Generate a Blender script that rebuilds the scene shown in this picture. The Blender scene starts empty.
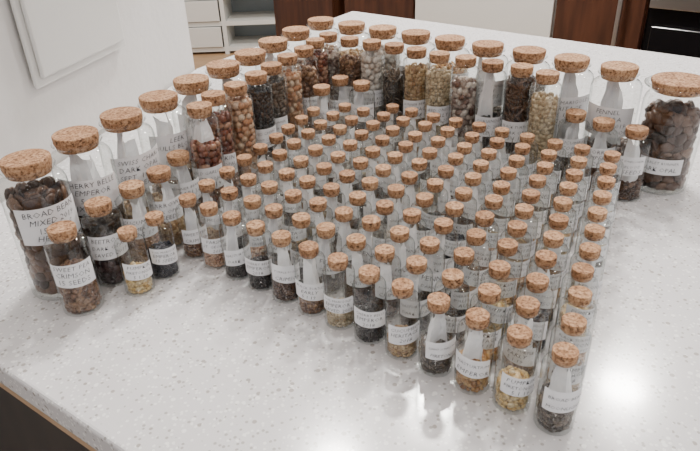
import bpy, bmesh, math, random
import numpy as np
from mathutils import Matrix, Vector
random.seed(7); rng=np.random.default_rng(7)
TOP=0.90            # counter top height
scene=bpy.context.scene
COL=scene.collection

# ------------------------------------------------------------------ materials
def new_mat(name):
    m=bpy.data.materials.new(name); m.use_nodes=True
    nt=m.node_tree; nt.nodes.clear()
    out=nt.nodes.new('ShaderNodeOutputMaterial')
    return m,nt,out
def N(nt,t,**kw):
    n=nt.nodes.new(t)
    for k,v in kw.items():
        if k in n.inputs: n.inputs[k].default_value=v
        else: setattr(n,k,v)
    return n
def principled(nt,out,**kw):
    b=nt.nodes.new('ShaderNodeBsdfPrincipled')
    for k,v in kw.items(): b.inputs[k].default_value=v
    nt.links.new(b.outputs[0],out.inputs['Surface'])
    return b
def rgb(c): return (c[0],c[1],c[2],1)
def simple(name,c,rough=.5,**kw):
    m,nt,out=new_mat(name); principled(nt,out,**{'Base Color':rgb(c),'Roughness':rough},**kw); return m
def ramp(nt,stops,interp='LINEAR'):
    r=nt.nodes.new('ShaderNodeValToRGB'); r.color_ramp.interpolation=interp
    e=r.color_ramp.elements
    while len(e)<len(stops): e.new(0.5)
    for i,(p,c) in enumerate(stops):
        e[i].position=p; e[i].color=rgb(c)
    return r
def noisy(name,c1,c2,scale=20,rough=.5,bump=0,bscale=None,detail=4,stretch=None):
    m,nt,out=new_mat(name); b=principled(nt,out,Roughness=rough)
    tc=N(nt,'ShaderNodeTexCoord'); src=tc.outputs['Object']
    if stretch:
        mp=N(nt,'ShaderNodeMapping'); mp.inputs['Scale'].default_value=stretch
        nt.links.new(src,mp.inputs[0]); src=mp.outputs[0]
    n=N(nt,'ShaderNodeTexNoise',Scale=scale,Detail=detail); nt.links.new(src,n.inputs['Vector'])
    r=ramp(nt,[(.3,c1),(.7,c2)]); nt.links.new(n.outputs['Fac'],r.inputs[0]); nt.links.new(r.outputs[0],b.inputs['Base Color'])
    if bump:
        n2=N(nt,'ShaderNodeTexNoise',Scale=bscale or scale,Detail=4); nt.links.new(src,n2.inputs['Vector'])
        bp=N(nt,'ShaderNodeBump',Strength=bump,Distance=.002); nt.links.new(n2.outputs['Fac'],bp.inputs['Height']); nt.links.new(bp.outputs[0],b.inputs['Normal'])
    return m

def glass_mat():
    m,nt,out=new_mat('clear_glass')
    lw=N(nt,'ShaderNodeLayerWeight',Blend=.5)
    pw=N(nt,'ShaderNodeMath',operation='POWER'); pw.inputs[1].default_value=4.0
    nt.links.new(lw.outputs['Facing'],pw.inputs[0])
    ml=N(nt,'ShaderNodeMath',operation='MULTIPLY_ADD'); ml.inputs[1].default_value=.80; ml.inputs[2].default_value=.055
    nt.links.new(pw.outputs[0],ml.inputs[0])
    tr=N(nt,'ShaderNodeBsdfTransparent')
    rc=ramp(nt,[(0,(.98,.99,.985)),(.6,(.955,.965,.96)),(.82,(.72,.75,.74)),(1,(.22,.25,.25))])
    nt.links.new(lw.outputs['Facing'],rc.inputs[0]); nt.links.new(rc.outputs[0],tr.inputs[0])
    gl=N(nt,'ShaderNodeBsdfGlossy',Roughness=.01); gl.inputs['Color'].default_value=(1,1,1,1)
    mx=N(nt,'ShaderNodeMixShader'); nt.links.new(ml.outputs[0],mx.inputs[0]); nt.links.new(tr.outputs[0],mx.inputs[1]); nt.links.new(gl.outputs[0],mx.inputs[2])
    nt.links.new(mx.outputs[0],out.inputs['Surface'])
    return m
def cork_mat():
    m,nt,out=new_mat('cork'); b=principled(nt,out,Roughness=.85)
    tc=N(nt,'ShaderNodeTexCoord'); oi=N(nt,'ShaderNodeObjectInfo')
    ad=N(nt,'ShaderNodeVectorMath',operation='ADD'); nt.links.new(tc.outputs['Object'],ad.inputs[0])
    cmb=N(nt,'ShaderNodeCombineXYZ'); nt.links.new(oi.outputs['Random'],cmb.inputs[0]); nt.links.new(oi.outputs['Random'],cmb.inputs[1])
    nt.links.new(cmb.outputs[0],ad.inputs[1])
    n1=N(nt,'ShaderNodeTexNoise',Scale=430,Detail=4,Roughness=.7); nt.links.new(ad.outputs[0],n1.inputs['Vector'])
    r1=ramp(nt,[(.36,(.10,.042,.02)),(.44,(.32,.17,.085)),(.53,(.49,.29,.16)),(.70,(.69,.465,.285))]); nt.links.new(n1.outputs['Fac'],r1.inputs[0])
    n3=N(nt,'ShaderNodeTexNoise',Scale=130,Detail=1); nt.links.new(ad.outputs[0],n3.inputs['Vector'])
    r2=ramp(nt,[(.35,(.80,.73,.66)),(.6,(1,1,1))]); nt.links.new(n3.outputs['Fac'],r2.inputs[0])
    mx=N(nt,'ShaderNodeMixRGB',blend_type='MULTIPLY'); mx.inputs[0].default_value=1
    nt.links.new(r1.outputs[0],mx.inputs[1]); nt.links.new(r2.outputs[0],mx.inputs[2])
    r4=ramp(nt,[(0,(.80,.74,.70)),(.5,(.96,.93,.92)),(1,(1,1,1))]); nt.links.new(oi.outputs['Random'],r4.inputs[0])
    mx2=N(nt,'ShaderNodeMixRGB',blend_type='MULTIPLY'); mx2.inputs[0].default_value=1
    nt.links.new(mx.outputs[0],mx2.inputs[1]); nt.links.new(r4.outputs[0],mx2.inputs[2]); nt.links.new(mx2.outputs[0],b.inputs['Base Color'])
    bp=N(nt,'ShaderNodeBump',Strength=.5,Distance=.0005); nt.links.new(n1.outputs['Fac'],bp.inputs['Height']); nt.links.new(bp.outputs[0],b.inputs['Normal'])
    return m
def quartz_mat():
    m,nt,out=new_mat('white_quartz'); b=principled(nt,out,Roughness=.17); b.inputs['Coat Weight'].default_value=.25; b.inputs['Coat Roughness'].default_value=.08
    tc=N(nt,'ShaderNodeTexCoord')
    base=(.74,.73,.75)
    def layer(scale,stops,prev):
        v=N(nt,'ShaderNodeTexVoronoi',Scale=scale); nt.links.new(tc.outputs['Object'],v.inputs['Vector'])
        sep=N(nt,'ShaderNodeSeparateColor'); nt.links.new(v.outputs['Color'],sep.inputs[0])
        r=ramp(nt,stops,'CONSTANT'); nt.links.new(sep.outputs[0],r.inputs[0])
        pick=ramp(nt,[(0,(1,1,1)),(stops[1][0],(0,0,0)),(stops[2][0],(1,1,1))],'CONSTANT'); nt.links.new(sep.outputs[0],pick.inputs[0])
        dr=ramp(nt,[(.0,(1,1,1)),(.34,(1,1,1)),(.44,(0,0,0))]); nt.links.new(v.outputs['Distance'],dr.inputs[0])
        mm=N(nt,'ShaderNodeMath',operation='MULTIPLY'); nt.links.new(pick.outputs[0],mm.inputs[0]); nt.links.new(dr.outputs[0],mm.inputs[1])
        mx=N(nt,'ShaderNodeMixRGB'); nt.links.new(mm.outputs[0],mx.inputs[0]); nt.links.new(r.outputs[0],mx.inputs[2])
        if prev is None: mx.inputs[1].default_value=rgb(base)
        else: nt.links.new(prev,mx.inputs[1])
        return mx.outputs[0]
    l1=layer(400,[(0,(.46,.44,.43)),(.16,base),(.72,(.93,.93,.93))],None)
    l2=layer(260,[(0,(.42,.39,.37)),(.05,base),(.91,(.96,.96,.96))],l1)
    nt.links.new(l2,b.inputs['Base Color'])
    return m
def wood_mat(name,c1,c2,rough=.35,sc=(3,3,.35)):
    m=noisy(name,c1,c2,scale=14,rough=rough,detail=8,stretch=sc); return m
def seed_mat(name,c1,c2,c3=None,rough=.42):
    m,nt,out=new_mat(name); b=principled(nt,out,Roughness=rough)
    g=N(nt,'ShaderNodeNewGeometry')
    stops=[(0,c1),(.5 if c3 else 1,c2)]
    if c3: stops.append((1,c3))
    r=ramp(nt,stops); nt.links.new(g.outputs['Random Per Island'],r.inputs[0])
    tc=N(nt,'ShaderNodeTexCoord'); n=N(nt,'ShaderNodeTexNoise',Scale=900,Detail=2); nt.links.new(tc.outputs['Object'],n.inputs['Vector'])
    r2=ramp(nt,[(.35,(.50,.44,.40)),(.6,(1,1,1))]); nt.links.new(n.outputs['Fac'],r2.inputs[0])
    mx=N(nt,'ShaderNodeMixRGB',blend_type='MULTIPLY'); mx.inputs[0].default_value=.7; nt.links.new(r.outputs[0],mx.inputs[1]); nt.links.new(r2.outputs[0],mx.inputs[2])
    nt.links.new(mx.outputs[0],b.inputs['Base Color']); return m

GLASS=glass_mat(); CORK=cork_mat()
PAPER=noisy('label_paper',(.82,.82,.85),(.90,.90,.92),scale=60,rough=.75)
SLIP=noisy('paper_slip',(.76,.75,.77),(.88,.87,.88),scale=60,rough=.8)
INK=simple('pen_ink',(.008,.008,.02),.6)
SEEDS={
 'dkbrown':seed_mat('seed_dark_brown',(.022,.010,.006),(.08,.036,.020),(.18,.10,.06)),
 'black':seed_mat('seed_black',(.005,.005,.006),(.016,.014,.016),(.05,.04,.04)),
 'navy':seed_mat('seed_navy',(.003,.005,.015),(.008,.012,.03)),
 'redbrown':seed_mat('seed_red_brown',(.09,.018,.008),(.20,.055,.028),(.50,.30,.20)),
 'cream':seed_mat('seed_cream',(.62,.42,.27),(.42,.18,.08),(.76,.62,.47)),
 'white':seed_mat('seed_white',(.80,.76,.71),(.58,.50,.44),(.88,.86,.82)),
 'mottled':seed_mat('seed_mottled',(.72,.63,.56),(.14,.06,.04),(.80,.73,.66)),
 'tan':seed_mat('seed_tan',(.34,.20,.10),(.50,.34,.18),(.65,.49,.30)),
 'yellow':seed_mat('seed_corn',(.64,.39,.12),(.72,.53,.24),(.80,.67,.42)),
 'amber':seed_mat('seed_amber',(.30,.13,.04),(.48,.26,.09),(.64,.45,.21)),
 'greybrown':seed_mat('seed_grey_brown',(.035,.028,.023),(.10,.08,.065),(.24,.19,.15)),
 'peach':seed_mat('seed_peach',(.48,.26,.15),(.62,.42,.30),(.3,.13,.07)),
 'brown':seed_mat('seed_brown',(.10,.045,.022),(.20,.10,.055),(.34,.21,.12)),
 'purple':seed_mat('seed_purple_brown',(.02,.009,.012),(.055,.028,.03),(.11,.06,.06)),
 'beige':seed_mat('seed_beige',(.50,.40,.26),(.66,.55,.38),(.34,.24,.13)),
}
# ------------------------------------------------------------------ mesh builder
class MB:
    def __init__(s): s.v=[];s.f=[];s.m=[];s.sm=[];s.n=0
    def add(s,verts,faces,mat,smooth=True):
        verts=np.asarray(verts,dtype=float)
        o=s.n; s.v.append(verts); s.n+=len(verts)
        for f in faces: s.f.append(tuple(i+o for i in f))
        s.m+= [mat]*len(faces); s.sm+=[smooth]*len(faces)
    def lathe(s,prof,seg,mat,capb=False,capt=False,smooth=True,wob=0):
        ph=np.linspace(0,2*math.pi,seg,endpoint=False)
        vs=[];
        for r,z in prof:
            rr=r*(1+(rng.uniform(-wob,wob,seg) if wob else 0))
            vs.append(np.stack([rr*np.cos(ph),rr*np.sin(ph),np.full(seg,z)],1))
        vs=np.concatenate(vs); fs=[]
        for i in range(len(prof)-1):
            for j in range(seg):
                k=(j+1)%seg
                fs.append((i*seg+j,i*seg+k,(i+1)*seg+k,(i+1)*seg+j))
        s.add(vs,fs,mat,smooth)
        o=s.n-len(vs)
        if capb: s.f.append(tuple(o+j for j in reversed(range(seg)))); s.m.append(mat); s.sm.append(False)
        if capt: s.f.append(tuple(o+(len(prof)-1)*seg+j for j in range(seg))); s.m.append(mat); s.sm.append(False)
    def build(s,name,mats):
        me=bpy.data.meshes.new(name)
        me.from_pydata(np.concatenate(s.v).tolist(),[],s.f)
        for m in mats: me.materials.append(m)
        me.polygons.foreach_set('material_index',s.m); me.polygons.foreach_set('use_smooth',s.sm)
        me.update(); return me
def ico(sub):
    bm=bmesh.new(); bmesh.ops.create_icosphere(bm,subdivisions=sub,radius=1)
    v=np.array([x.co[:] for x in bm.verts]); f=[tuple(q.index for q in p.verts) for p in bm.faces]; bm.free(); return v,f
ICO={1:ico(1),2:ico(2)}
SHAPES={'round':(1,1,.92),'oval':(1.25,.85,.7),'flat':(1.2,1.0,.4),'stick':(2.3,.45,.4),'chunk':(1.25,.9,.75)}
def seeds(mb,R,z0,z1,size,shape,mat,sub=1):
    V,F=ICO[sub]; sx,sy,sz=SHAPES[shape]
    pts=[]
    step=size*1.55; nr=max(1,int((z1-z0)/(step*.85)))
    rr=R-size*.75
    nc=int(2*math.pi*rr/step)
    for i in range(nr):
        z=z0+size*.6+i*(z1-z0)/nr
        for j in range(nc):
            a=(j+.5*(i%2)+random.uniform(-.25,.25))/nc*2*math.pi
            pts.append((rr*random.uniform(.94,1),a,z+random.uniform(-.3,.3)*size))
    n_in=int(math.pi*rr*rr/(step*step)*1.3)
    for _ in range(n_in):
        r=rr*math.sqrt(random.random()); a=random.uniform(0,6.283)
        pts.append((r,a,z1-size*.3+random.uniform(-.6,.5)*size))
    mb.lathe([(max(rr-size*.5,.001),z0),(max(rr-size*.5,.001),max(z1-size*.6,z0+.0003))],14,mat,True,True)
    for r,a,z in pts:
        s=size*random.uniform(.8,1.12)
        tilt=Matrix.Rotation(random.uniform(-1.2,1.2),3,'X')@Matrix.Rotation(random.uniform(-.4,.4),3,'Y')
        M=Matrix.Rotation(a,3,'Z')@tilt@Matrix.Rotation(math.pi/2,3,'Y')@Matrix.Rotation(random.uniform(0,3.14),3,'Z')
        A=np.array(M)
        v=(V*np.array([sx*s,sy*s,sz*s]))
        if shape=='chunk': v=v*rng.uniform(.8,1.2,(len(v),1))
        v=v@A.T
        v=v+np.array([r*math.cos(a),r*math.sin(a),z])
        d=np.hypot(v[:,0],v[:,1]); k=np.minimum(1,(R-.0001)/np.maximum(d,1e-6)); v[:,0]*=k; v[:,1]*=k
        v[:,2]=np.maximum(v[:,2],z0)
        mb.add(v,F,mat,True)
# --- handwritten text
def text2d(s):
    cu=bpy.data.curves.new('t','FONT'); cu.body=s; cu.resolution_u=1; cu.align_x='CENTER'; cu.shear=random.uniform(.05,.3); cu.space_character=random.uniform(.98,1.15)
    cu.offset=-.014
    ob=bpy.data.objects.new('t',cu); COL.objects.link(ob)
    dg=bpy.context.evaluated_depsgraph_get(); dg.update()
    me=bpy.data.meshes.new_from_object(ob.evaluated_get(dg))
    v=np.array([x.co[:2] for x in me.vertices]).reshape(-1,2); f=[tuple(p.vertices) for p in me.polygons]
    bpy.data.objects.remove(ob); bpy.data.curves.remove(cu); bpy.data.meshes.remove(me)
    return v,f
def label(mb,R,za,zb,half,lines,mp,mi,tilt=0.0):
    n=20; vs=[];fs=[]
    rl=R+.0004
    e=[random.uniform(-.0009,.0009)*R/.0115 for _ in range(4)]
    for i in range(n+1):
        t=i/n; a=-math.pi/2-half+2*half*t
        zz=tilt*(t-.5)
        vs.append((rl*math.cos(a),rl*math.sin(a),za+zz+e[0]*(1-t)+e[1]*t)); vs.append((rl*math.cos(a),rl*math.sin(a),zb+zz+e[2]*(1-t)+e[3]*t))
    for i in range(n): fs.append((2*i,2*i+2,2*i+3,2*i+1))
    mb.add(vs,fs,mp,True)
    if not lines: return
    lh=(zb-za)/(len(lines)+.30); W=2*half*R*.82
    for k,s in enumerate(lines):
        v,f=text2d(s)
        if len(v)==0: continue
        w=v[:,0].max()-v[:,0].min(); sc=min(lh*.95,W/max(w,1e-6)); 
        rot=random.uniform(-.05,.05)
        x=v[:,0]*sc+random.uniform(-.08,.08)*R; y=v[:,1]*sc+x*rot
        zc=zb-lh*(k+.93)
        a=-math.pi/2+x/R; r=R+.0007
        z=zc+y+tilt*(x/(2*half*R))
        mb.add(np.stack([r*np.cos(a),r*np.sin(a),z],1),f,mi,False)
def slip(mb,R,z0,z1,mat):
    n=6; a0=random.uniform(-2.4,-.8); vs=[];fs=[]
    w=R*1.25; ph=random.uniform(0,6)
    for i in range(n+1):
        for j in range(n+1):
            u=i/n-.5; t=j/n
            x=w*u*(1-.55*t*random.uniform(.7,1.1)); y=-R*.35+R*.28*math.sin(u*6+ph)+R*.2*t+random.uniform(-.05,.05)*R
            vs.append((x,y,z0+(z1-z0)*t+random.uniform(-.03,.03)*(z1-z0)+.2*(z1-z0)*math.sin(u*4+ph)*t*.5))
    A=np.array(Matrix.Rotation(a0+math.pi/2,3,'Z')); vs=np.array(vs)@A.T
    d=np.hypot(vs[:,0],vs[:,1]); k=np.minimum(1,R*.86/np.maximum(d,1e-6)); vs[:,0]*=k; vs[:,1]*=k
    for i in range(n):
        for j in range(n):
            q=i*(n+1)+j; fs.append((q,q+n+1,q+n+2,q+1))
    mb.add(vs,fs,mat,False)

def jar_mesh(name,R,T,rc,seed,shape,size,fill,lines,lab=(.36,.64),half=1.1,paper=False,seg=40,sub=1,lip='plain',cork=.006,tilt=.05):
    mb=MB(); H=T-cork; rn=rc*.97
    if lip=='plain':
        prof=[(R*.80,.0006),(R*.90,0),(R*.97,.02*R),(R,.10*R),(R,H-.66*R),(R*.985,H-.55*R),(R*.94,H-.44*R),(R*.86,H-.36*R),(rn*1.05,H-.30*R),(rn*1.02,H-.25*R),(rn*1.02,H-.14*R),(rn*1.10,H-.09*R),(rn*1.16,H-.05*R),(rn*1.12,H)]
    else:
        prof=[(R*.78,.0006),(R*.88,0),(R*.92,.03*R),(R*.94,.12*R),(R,H*.55),(R,H-.65*R),(R*.97,H-.50*R),(R*.89,H-.36*R),(R*.85,H-.28*R),(R*.86,H-.22*R),(R*.97,H-.12*R),(R*1.05,H-.08*R),(R*1.07,H-.03*R),(R*1.02,H),(R*.93,H-.03*R)]
    mb.lathe(prof,seg,0)
    if R>.02: mb.lathe([(.0005,.0026),(R*.86,.0026),(R*.80,.0006),(.0005,.0012)],seg,0)
    else: mb.lathe([(R*.80,.0006),(.0005,.0012)],seg,0)
    ct=T; cb=H-.26*R
    rb=rc*.92
    mb.lathe([(rb*.97,cb),(rb,cb+.03*R),(rc*.95 if lip=='plain' else R*.83,H-.10*R),(rc,H+.01*R),(rc*1.01,ct-.05*R),(rc*1.0,ct-.02*R),(rc*.97,ct)],seg,1,True,True,wob=.006)
    z0=.0014 if R<.02 else .004
    inner=R*(.93 if lip!='plain' else 1)-.0007
    if fill>0: seeds(mb,inner,z0,z0+fill*(H-z0-.70*R),size,shape,4,sub)
    if paper: slip(mb,R,z0+max(fill*(H-.75*R),.0)+.001,H-.45*R,5)
    if lines is not None: label(mb,R,lab[0]*H,lab[1]*H,half,lines,2,3,tilt=random.uniform(-tilt,tilt)*R)
    return mb.build(name,[GLASS,CORK,PAPER,INK,SEEDS[seed],SLIP])
def place(name,me,x,y,yaw,parent=None):
    o=bpy.data.objects.new(name,me); COL.objects.link(o); o.location=(x,y,TOP); o.rotation_euler=(0,0,yaw)
    if parent: o.parent=parent
    return o
def face_yaw(x,y,j=.25): return math.atan2(y,x)-math.pi/2+random.uniform(-j,j)   # label turned to the near edge

# ------------------------------------------------------------------ jars
words1=['SOIL MARIGOLD','GIANT SUNFLOWER','SWEET PEA','BUTTER BEAN','RUNNER BEAN','CHERRY BELLE','SCARLET RUNNER','PURPLE PODDED','BLACK TURTLE','BORLOTTI','BROAD BEAN','CORNFLOWER','NASTURTIUM','WILD GARLIC','PUMPKIN','CUCUMBER','MARROW','RED ONION','SWISS CHARD','BEETROOT','FENNEL','CORIANDER','SORREL','LEEK','PARSNIP']
words2=['SUNNY CROWN','EMPEROR','MIXED 2019','DARK OPAL','ST. GEORGE','MOONLIGHT','CRIMSON','BULLS BLOOD','FIRETONGUE','SUMMER MIX','HERITAGE','EARLY','GOLD RUSH','COBRA']
words3=['SEPT. 18 - 2.5g','AUG 19','2018','15 SEEDS','OCT. 2019','5.1.19','SAVED 2019']
def lines(n): 
    return ([random.choice(words1),random.choice(words2),random.choice(words3),random.choice(words2)])[:n]

RB,RT,RM,RJ=.0225,.0145,.0142,.0285
B=[(-219,398),(-199,442),(-178,481),(-159,524),(-141,571),(-119,618),(-97,660),(-77,709),(-54,759),(-27,809),(12,776),(47,750),(82,720),(116,689),(151,658),(185,628),(216,596),(246,564)]
Tt=[(-133,527),(-121,561),(-104,587),(-89,621),(-76,652),(-63,686),(-49,719),(-33,754),(-15,785),(9,753),(33,736),(57,719),(80,694),(104,670),(127,652),(153,630),(177,609),(196,590)]
Tt=[(x*.967,y*.967) for x,y in Tt]
M=[(-194,370),(-181,405),(-170,434),(-154,460),(-141,492),(-25,659),(-5,690),(18,668),(213,555),(232,532),(250,515)]
J=[(286,530)]
items=[[x/1000,y/1000,RB,.25] for x,y in B]+[[x/1000,y/1000,RT,1] for x,y in Tt]+[[x/1000,y/1000,RM,1] for x,y in M]+[[x/1000,y/1000,RJ,.3] for x,y in J]
for _ in range(300):
    for i in range(len(items)):
        for j in range(i+1,len(items)):
            p,q=items[i],items[j]; dx=q[0]-p[0];dy=q[1]-p[1]; d=math.hypot(dx,dy); mn=p[2]+q[2]+.0012
            if d<mn:
                k=(mn-d)/d/(p[3]+q[3])*.5
                p[0]-=dx*k*p[3];p[1]-=dy*k*p[3];q[0]+=dx*k*q[3];q[1]+=dy*k*q[3]
nb,nt_,nm=len(B),len(Tt),len(M)
B=items[:nb];Tt=items[nb:nb+nt_];M=items[nb+nt_:nb+nt_+nm];J=items[-1]

Bc=[('dkbrown','flat',.0045,.95,1,.0),('greybrown','oval',.003,.5,1,1),('tan','oval',.003,.25,1,1),('brown','oval',.003,.3,1,1),('tan','flat',.0035,.4,1,1),('brown','oval',.003,.6,0,1),('dkbrown','oval',.003,.6,0,0),('cream','oval',.003,.7,0,1),('mottled','round',.004,.8,0,0),('brown','round',.003,.8,0,0),('tan','oval',.003,.8,0,0),('white','round',.0045,.95,0,0),('black','oval',.003,.7,1,0),('amber','oval',.003,.85,1,0),('greybrown','oval',.003,.4,1,1),('dkbrown','stick',.004,.85,0,0),('dkbrown','flat',.003,.12,1,1),('dkbrown','chunk',.004,.35,1,1)]
for i,(p,c) in enumerate(zip(B,Bc)):
    x,y=p[:2]
    me=jar_mesh('glass_seed_jar_mesh',RB,.1045,.0162,c[0],c[1],c[2],c[3],lines(4) if c[4] else None,lab=(.48,.76) if i<5 else (.45,.72),half=1.05,paper=bool(c[5]),seg=48,sub=2 if i<2 else 1,cork=.0055,tilt=.22)
    place('glass_seed_jar',me,x,y,face_yaw(x,y,.2)+(.2 if i<8 else 0))
Tc=[('redbrown','oval',.0042,.8,0),('redbrown','oval',.0042,.95,0),('cream','round',.004,1,0),('black','oval',.003,1,0),('greybrown','flat',.003,1,0),('cream','oval',.004,.95,0),('brown','round',.004,.9,0),('redbrown','round',.0035,1,0),('mottled','oval',.003,.9,0),('brown','oval',.003,.9,0),('white','round',.0045,1,0),('greybrown','stick',.003,.8,0),('tan','flat',.0032,.95,1),('beige','round',.0028,.95,1),('mottled','oval',.0042,.9,0),('black','oval',.003,.5,1),('dkbrown','stick',.0035,1,0),('beige','flat',.003,.9,0)]
for i,(p,c) in enumerate(zip(Tt,Tc)):
    x,y=p[:2]
    me=jar_mesh('slim_seed_jar_mesh',RT,.099,.0106,c[0],c[1],c[2],c[3],lines(3) if (i%3!=2) else None,lab=(.28,.50),half=1.1,paper=(i in(0,15)),seg=36,cork=.0055,tilt=.15)
    place('slim_seed_jar',me,x,y,face_yaw(x,y))
Mc=[('brown','flat',.0024,.62),('purple','flat',.0034,.62),('peach','flat',.002,.5),('tan','oval',.002,.4),('brown','oval',.002,.4),('brown','flat',.002,.4),('white','flat',.002,.4),('greybrown','stick',.002,.4),('greybrown','oval',.002,.4),('brown','oval',.002,.35),('dkbrown','oval',.002,.3)]
for i,(p,c) in enumerate(zip(M,Mc)):
    x,y=p[:2]
    me=jar_mesh('seed_bottle_mesh',RM,.0655,.0092,c[0],c[1],c[2],c[3],lines(3),lab=(.42,.72),half=1.05,paper=i>1,seg=36,tilt=.2,cork=.0048)
    place('seed_bottle',me,x,y,face_yaw(x,y))
me=jar_mesh('flared_storage_jar_mesh',RJ*.93,.1005,.0232,'dkbrown','chunk',.0055,.92,lines(2),lab=(.22,.38),half=.7,seg=56,sub=2,lip='flared',cork=.003)
place('flared_storage_jar',me,J[0],J[1],face_yaw(J[0],J[1],.05))

# ------------------------------------------------------------------ field of small vials
vp=[('greybrown','flat',.0016,.5),('yellow','flat',.0019,.45),('amber','oval',.0019,.5),('black','oval',.0014,.45),('dkbrown','oval',.0016,.5),('tan','flat',.0015,.30),
    ('brown','oval',.0014,.35),('peach','oval',.0016,.35),('purple','flat',.0019,.45),('beige','flat',.0016,.30),('greybrown','stick',.0014,.5),('navy','round',.0013,.55),
    ('tan','round',.0013,.2),('brown','flat',.0016,.2),('black','round',.0012,.25),('cream','oval',.0016,.22),('greybrown','oval',.0013,.25),('amber','oval',.0014,.2),('dkbrown','flat',.0014,.3),('beige','oval',.0016,.2),('white','round',.0012,.2),('black','stick',.0013,.3)]
VM=[]
for i,c in enumerate(vp):
    VM.append(jar_mesh('corked_vial_mesh_%d'%i,.0108,.0512,.0066,c[0],c[1],c[2],c[3],lines(2+i%2),lab=(.30,.58) if i%4 else (.38,.68),half=1.05,paper=(i%2==0 or i in(13,19)),seg=28,tilt=.35,cork=.0042))
grp=bpy.data.objects.new('corked_seed_vials',None); COL.objects.link(grp)
P0=np.array([.108,.246]); a=np.array([-.01944,.01589]); b=np.array([.01156,.02422])
obst=[(p[0],p[1],p[2]+.0115) for p in B+Tt+M+[J]]
front={0:0,1:1,2:2,3:10,4:5,5:3,6:9,7:13,8:4,9:3,10:14,11:7,12:6}
cnt=0
pts=[(-.158,.388,1),(-.144,.409,11)]
for j in range(0,22):
    for i in range(0,24):
        p=P0+a*i+b*j
        if j>0: p=p+np.array([random.uniform(-.0010,.0010),random.uniform(-.0010,.0010)])
        x,y=p
        if (x+.133)*.913-(y-.527)*.407<.018 and y>.45: continue
        if (x-.033)*(-.667)-(y-.736)*.745<.027: continue
        if x<-.130: continue
        if j>10 and i<1: continue
        if any((x-ox)**2+(y-oy)**2<r*r for ox,oy,r in obst): continue
        k=front.get(i) if j==0 else None
        if k is None: k=random.randrange(12,22) if random.random()<.55 else random.randrange(12)
        pts.append((x,y,k))
for x,y,k in pts:
    place('corked_vial_%d'%cnt,VM[k],x,y,face_yaw(x,y,.45)+.15,grp); cnt+=1

# ------------------------------------------------------------------ room
def prism(name,poly,z0,z1,mat,bev=0):
    bm=bmesh.new(); vs=[bm.verts.new((x,y,z0)) for x,y in poly]; f=bm.faces.new(vs)
    r=bmesh.ops.extrude_face_region(bm,geom=[f]); bmesh.ops.translate(bm,verts=[e for e in r['geom'] if isinstance(e,bmesh.types.BMVert)],vec=(0,0,z1-z0))
    bmesh.ops.recalc_face_normals(bm,faces=bm.faces)
    me=bpy.data.meshes.new(name); bm.to_mesh(me); bm.free(); me.materials.append(mat)
    o=bpy.data.objects.new(name,me); COL.objects.link(o)
    if bev:
        md=o.modifiers.new('b','BEVEL'); md.width=bev; md.segments=3; md.limit_method='ANGLE'
    return o
def strip(name,p,q,d0,d1,z0,z1,mat,bev=0):
    """box along the line p-q, offset between d0..d1 along its right-hand normal"""
    p=Vector(p);q=Vector(q); t=(q-p).normalized(); n=Vector((t.y,-t.x))
    return prism(name,[tuple(p+n*d0),tuple(q+n*d0),tuple(q+n*d1),tuple(p+n*d1)],z0,z1,mat,bev)
def group(name,objs):
    e=bpy.data.objects.new(name,None); COL.objects.link(e)
    for o in objs: o.parent=e
    return e
QUARTZ=quartz_mat()
WALL=noisy('white_wall_paint',(.68,.66,.64),(.74,.72,.70),scale=9,rough=.7,bump=.35,bscale=90)
PANEL=noisy('panel_paint',(.67,.66,.635),(.71,.70,.67),scale=6,rough=.4)
DARKW=wood_mat('dark_walnut',(.012,.007,.005),(.03,.018,.013))
BROWNW=wood_mat('brown_wood',(.035,.012,.006),(.095,.034,.016))
TANW=wood_mat('tan_floor_wood',(.42,.26,.14),(.55,.37,.22),rough=.4,sc=(.6,5,1))
WHITEP=simple('white_lacquer',(.76,.76,.73),.35)
BLUEP=simple('shelf_back_blue_grey',(.36,.42,.46),.4)
BLACK=simple('black_gloss',(.006,.006,.007),.15)
STEEL=simple('brushed_steel',(.55,.54,.52),.3,Metallic=1.0)

slab_poly=[(-.365,.406),(.75,-.389),(1.25,.323),(.54,.94),(.022,1.39),(-.232,.985)]
top=prism('slab',slab_poly,TOP-.02,TOP,QUARTZ,.0025)
def inset(poly,k):
    c=Vector((.42,.45)); return [tuple(c+(Vector(p)-c)*k) for p in poly]
trim=prism('light_trim_strip',inset(slab_poly,.996),TOP-.028,TOP-.02,TANW)
body=prism('cabinet_body',inset(slab_poly,.985),0.0,TOP-.028,DARKW)
group('kitchen_island',[top,trim,body])

prism('floor',[(-4,-2.5),(4,-2.5),(4,6.5),(-4,6.5)],-.05,0,TANW)
prism('ceiling',[(-4,-2.5),(4,-2.5),(4,6.5),(-4,6.5)],2.4,2.45,simple('ceiling_paint',(.80,.80,.79),.8))
wp=Vector((-.365-.23*.55-.003,.406-.55)); wq=Vector((-.2345,.985))
wl=strip('wall_left',wp,wq,0,-.12,0,2.4,WALL)
t=(wq-wp).normalized(); n=Vector((t.y,-t.x))
pa=Vector((-.315,.626))+n*.0015; pb=Vector((-.275,.798))+n*.0015
fr=strip('frame',pa,pb,0,.004,TOP+.083,TOP+.36,PANEL,.003)
dr=strip('door',pa+t*.008,pb-t*.008,.004,.0085,TOP+.092,TOP+.35,PANEL,.003)
lt=strip('latch',pa+t*.145,pa+t*.152,.0085,.012,TOP+.205,TOP+.225,STEEL,.001)
group('electrical_access_panel',[fr,dr,lt])
prism('wall_back',[(-4,6.4),(4,6.4),(4,6.5),(-4,6.5)],0,2.4,WALL)
C=lambda x,y:(x/1000,y/1000)
p275,p335,p345,p415,p557,p650,p800=C(-301,2862),C(-35,2631),C(6,2596),C(261,2374),C(661,2027),C(867,1849),C(1500,1300)
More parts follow.
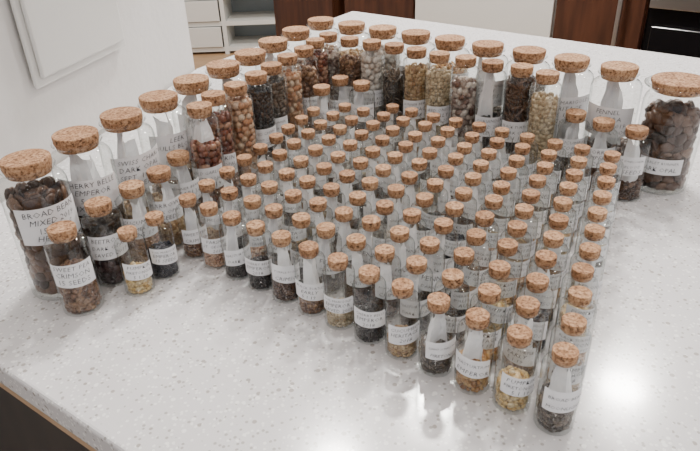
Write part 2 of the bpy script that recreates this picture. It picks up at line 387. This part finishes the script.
n2=-.6
def cab(name,p,q,mat,handle=None,z1=.92,gap=.004):
    pp=Vector(p);qq=Vector(q);t=(qq-pp).normalized()
    pp=pp+t*.001;qq=qq-t*.001
    parts=[strip('carcass',pp,qq,-.02,n2,.10,z1,mat),strip('kickboard',pp,qq,-.06,n2,0,.10,DARKW),strip('door',pp+t*gap,qq-t*gap,0,-.02,.105,z1-.005,mat,.002)]
    if handle:
        h0=pp+t*handle
        parts.append(strip('handle',h0,h0+t*.012,.035,.022,.60,.88,STEEL,.002))
        parts.append(strip('handle_post',h0,h0+t*.012,.022,0,.62,.63,STEEL)); parts.append(strip('handle_post',h0,h0+t*.012,.022,0,.85,.86,STEEL))
    return group(name,parts)
c1=cab('brown_base_cabinet',p275,p335,BROWNW)
g=strip('dark_gap_shade',Vector(p335),Vector(p345),-.1,-.12,0,.92,BLACK); g.parent=c1  # black sheet set back between the cabinets, painting in the gap's shade
cab('brown_base_cabinet',p345,p415,BROWNW)
cab('white_dishwasher',p415,p557,WHITEP)
cab('brown_base_cabinet',p557,p650,BROWNW,handle=.20)
pp=Vector(p650);qq=Vector(p800);t2=(qq-pp).normalized(); pp=pp+t2*.001
ov=[strip('body',pp,p800,-.02,n2,.1,.92,BLACK),strip('glass_door',pp+t2*.02,qq,0,-.02,.12,.74,BLACK,.003),strip('control_strip',pp+t2*.005,qq,0,-.02,.79,.915,STEEL,.002),strip('handle',pp+t2*.05,qq,.05,.03,.58,.60,STEEL,.003),strip('kickboard',p650,p800,-.06,n2,0,.1,DARKW)]
group('built_in_oven',ov)
strip('worktop',p275,p800,.01,n2,.92,.95,WHITEP)
sh=[]
x0,x1,ys=-1.25,-.42,4.62
sh.append(prism('back',[(x0,ys+.33),(x1,ys+.33),(x1,ys+.35),(x0,ys+.35)],0,1.8,BLUEP))
for xx in (x0,-.86,x1-.03): sh.append(prism('upright',[(xx,ys),(xx+.03,ys),(xx+.03,ys+.33),(xx,ys+.33)],0,1.8,WHITEP))
for zz in (0.02,.2,.38,.56,.9,1.3,1.77): sh.append(prism('shelf',[(x0,ys+.005),(x1,ys+.005),(x1,ys+.33),(x0,ys+.33)],zz,zz+.03,WHITEP))
for k,zz in enumerate((.055,.235,.415)): sh.append(prism('drawer_front',[(x0+.04,ys-.012),(-.87,ys-.012),(-.87,ys+.01),(x0+.04,ys+.01)],zz,zz+.14,WHITEP,.004))
group('white_shelving_unit',sh)

# ------------------------------------------------------------------ lights
def downlight(x,y,p,size=.15):
    L=bpy.data.lights.new('downlight','AREA'); L.shape='DISK'; L.size=size; L.energy=p; L.color=(1,.955,.90)
    o=bpy.data.objects.new('downlight_lamp',L); COL.objects.link(o); o.location=(x,y,2.385)
    mb=MB(); mb.lathe([(.08,2.4),(.083,2.386),(.10,2.386),(.10,2.4)],32,0)
    r=bpy.data.objects.new('trim_ring',mb.build('ring',[WHITEP])); COL.objects.link(r); r.location=(x,y,0)
    e=group('ceiling_downlight',[]); r.parent=e; o.parent=e
for x,y,p in [(1.01,1.75,28),(.30,1.75,38),(-.08,1.45,20),(.39,3.2,20),(-1.0,3.4,26),(1.3,-.5,10),(-.2,-.8,10),(1.6,.5,12)]:
    downlight(x,y,p)
w=bpy.data.worlds.new('w'); scene.world=w; w.use_nodes=True
w.node_tree.nodes['Background'].inputs[0].default_value=(.90,.94,1,1); w.node_tree.nodes['Background'].inputs[1].default_value=.55

# ------------------------------------------------------------------ camera
th=math.radians(29.8);ro=math.radians(2.1)
F=Vector((0,math.cos(th),-math.sin(th)));U=Vector((0,math.sin(th),math.cos(th)));Rr=Vector((1,0,0))
r=Rr*math.cos(ro)-U*math.sin(ro);u=U*math.cos(ro)+Rr*math.sin(ro)
cd=bpy.data.cameras.new('camera'); cam=bpy.data.objects.new('camera',cd); COL.objects.link(cam)
mw=Matrix((( r.x,u.x,-F.x,0),(r.y,u.y,-F.y,0),(r.z,u.z,-F.z,TOP+.27),(0,0,0,1)))
cam.matrix_world=mw
cd.sensor_width=36; cd.sensor_fit='HORIZONTAL'; cd.lens=630/700*36; cd.clip_start=.01
scene.camera=cam
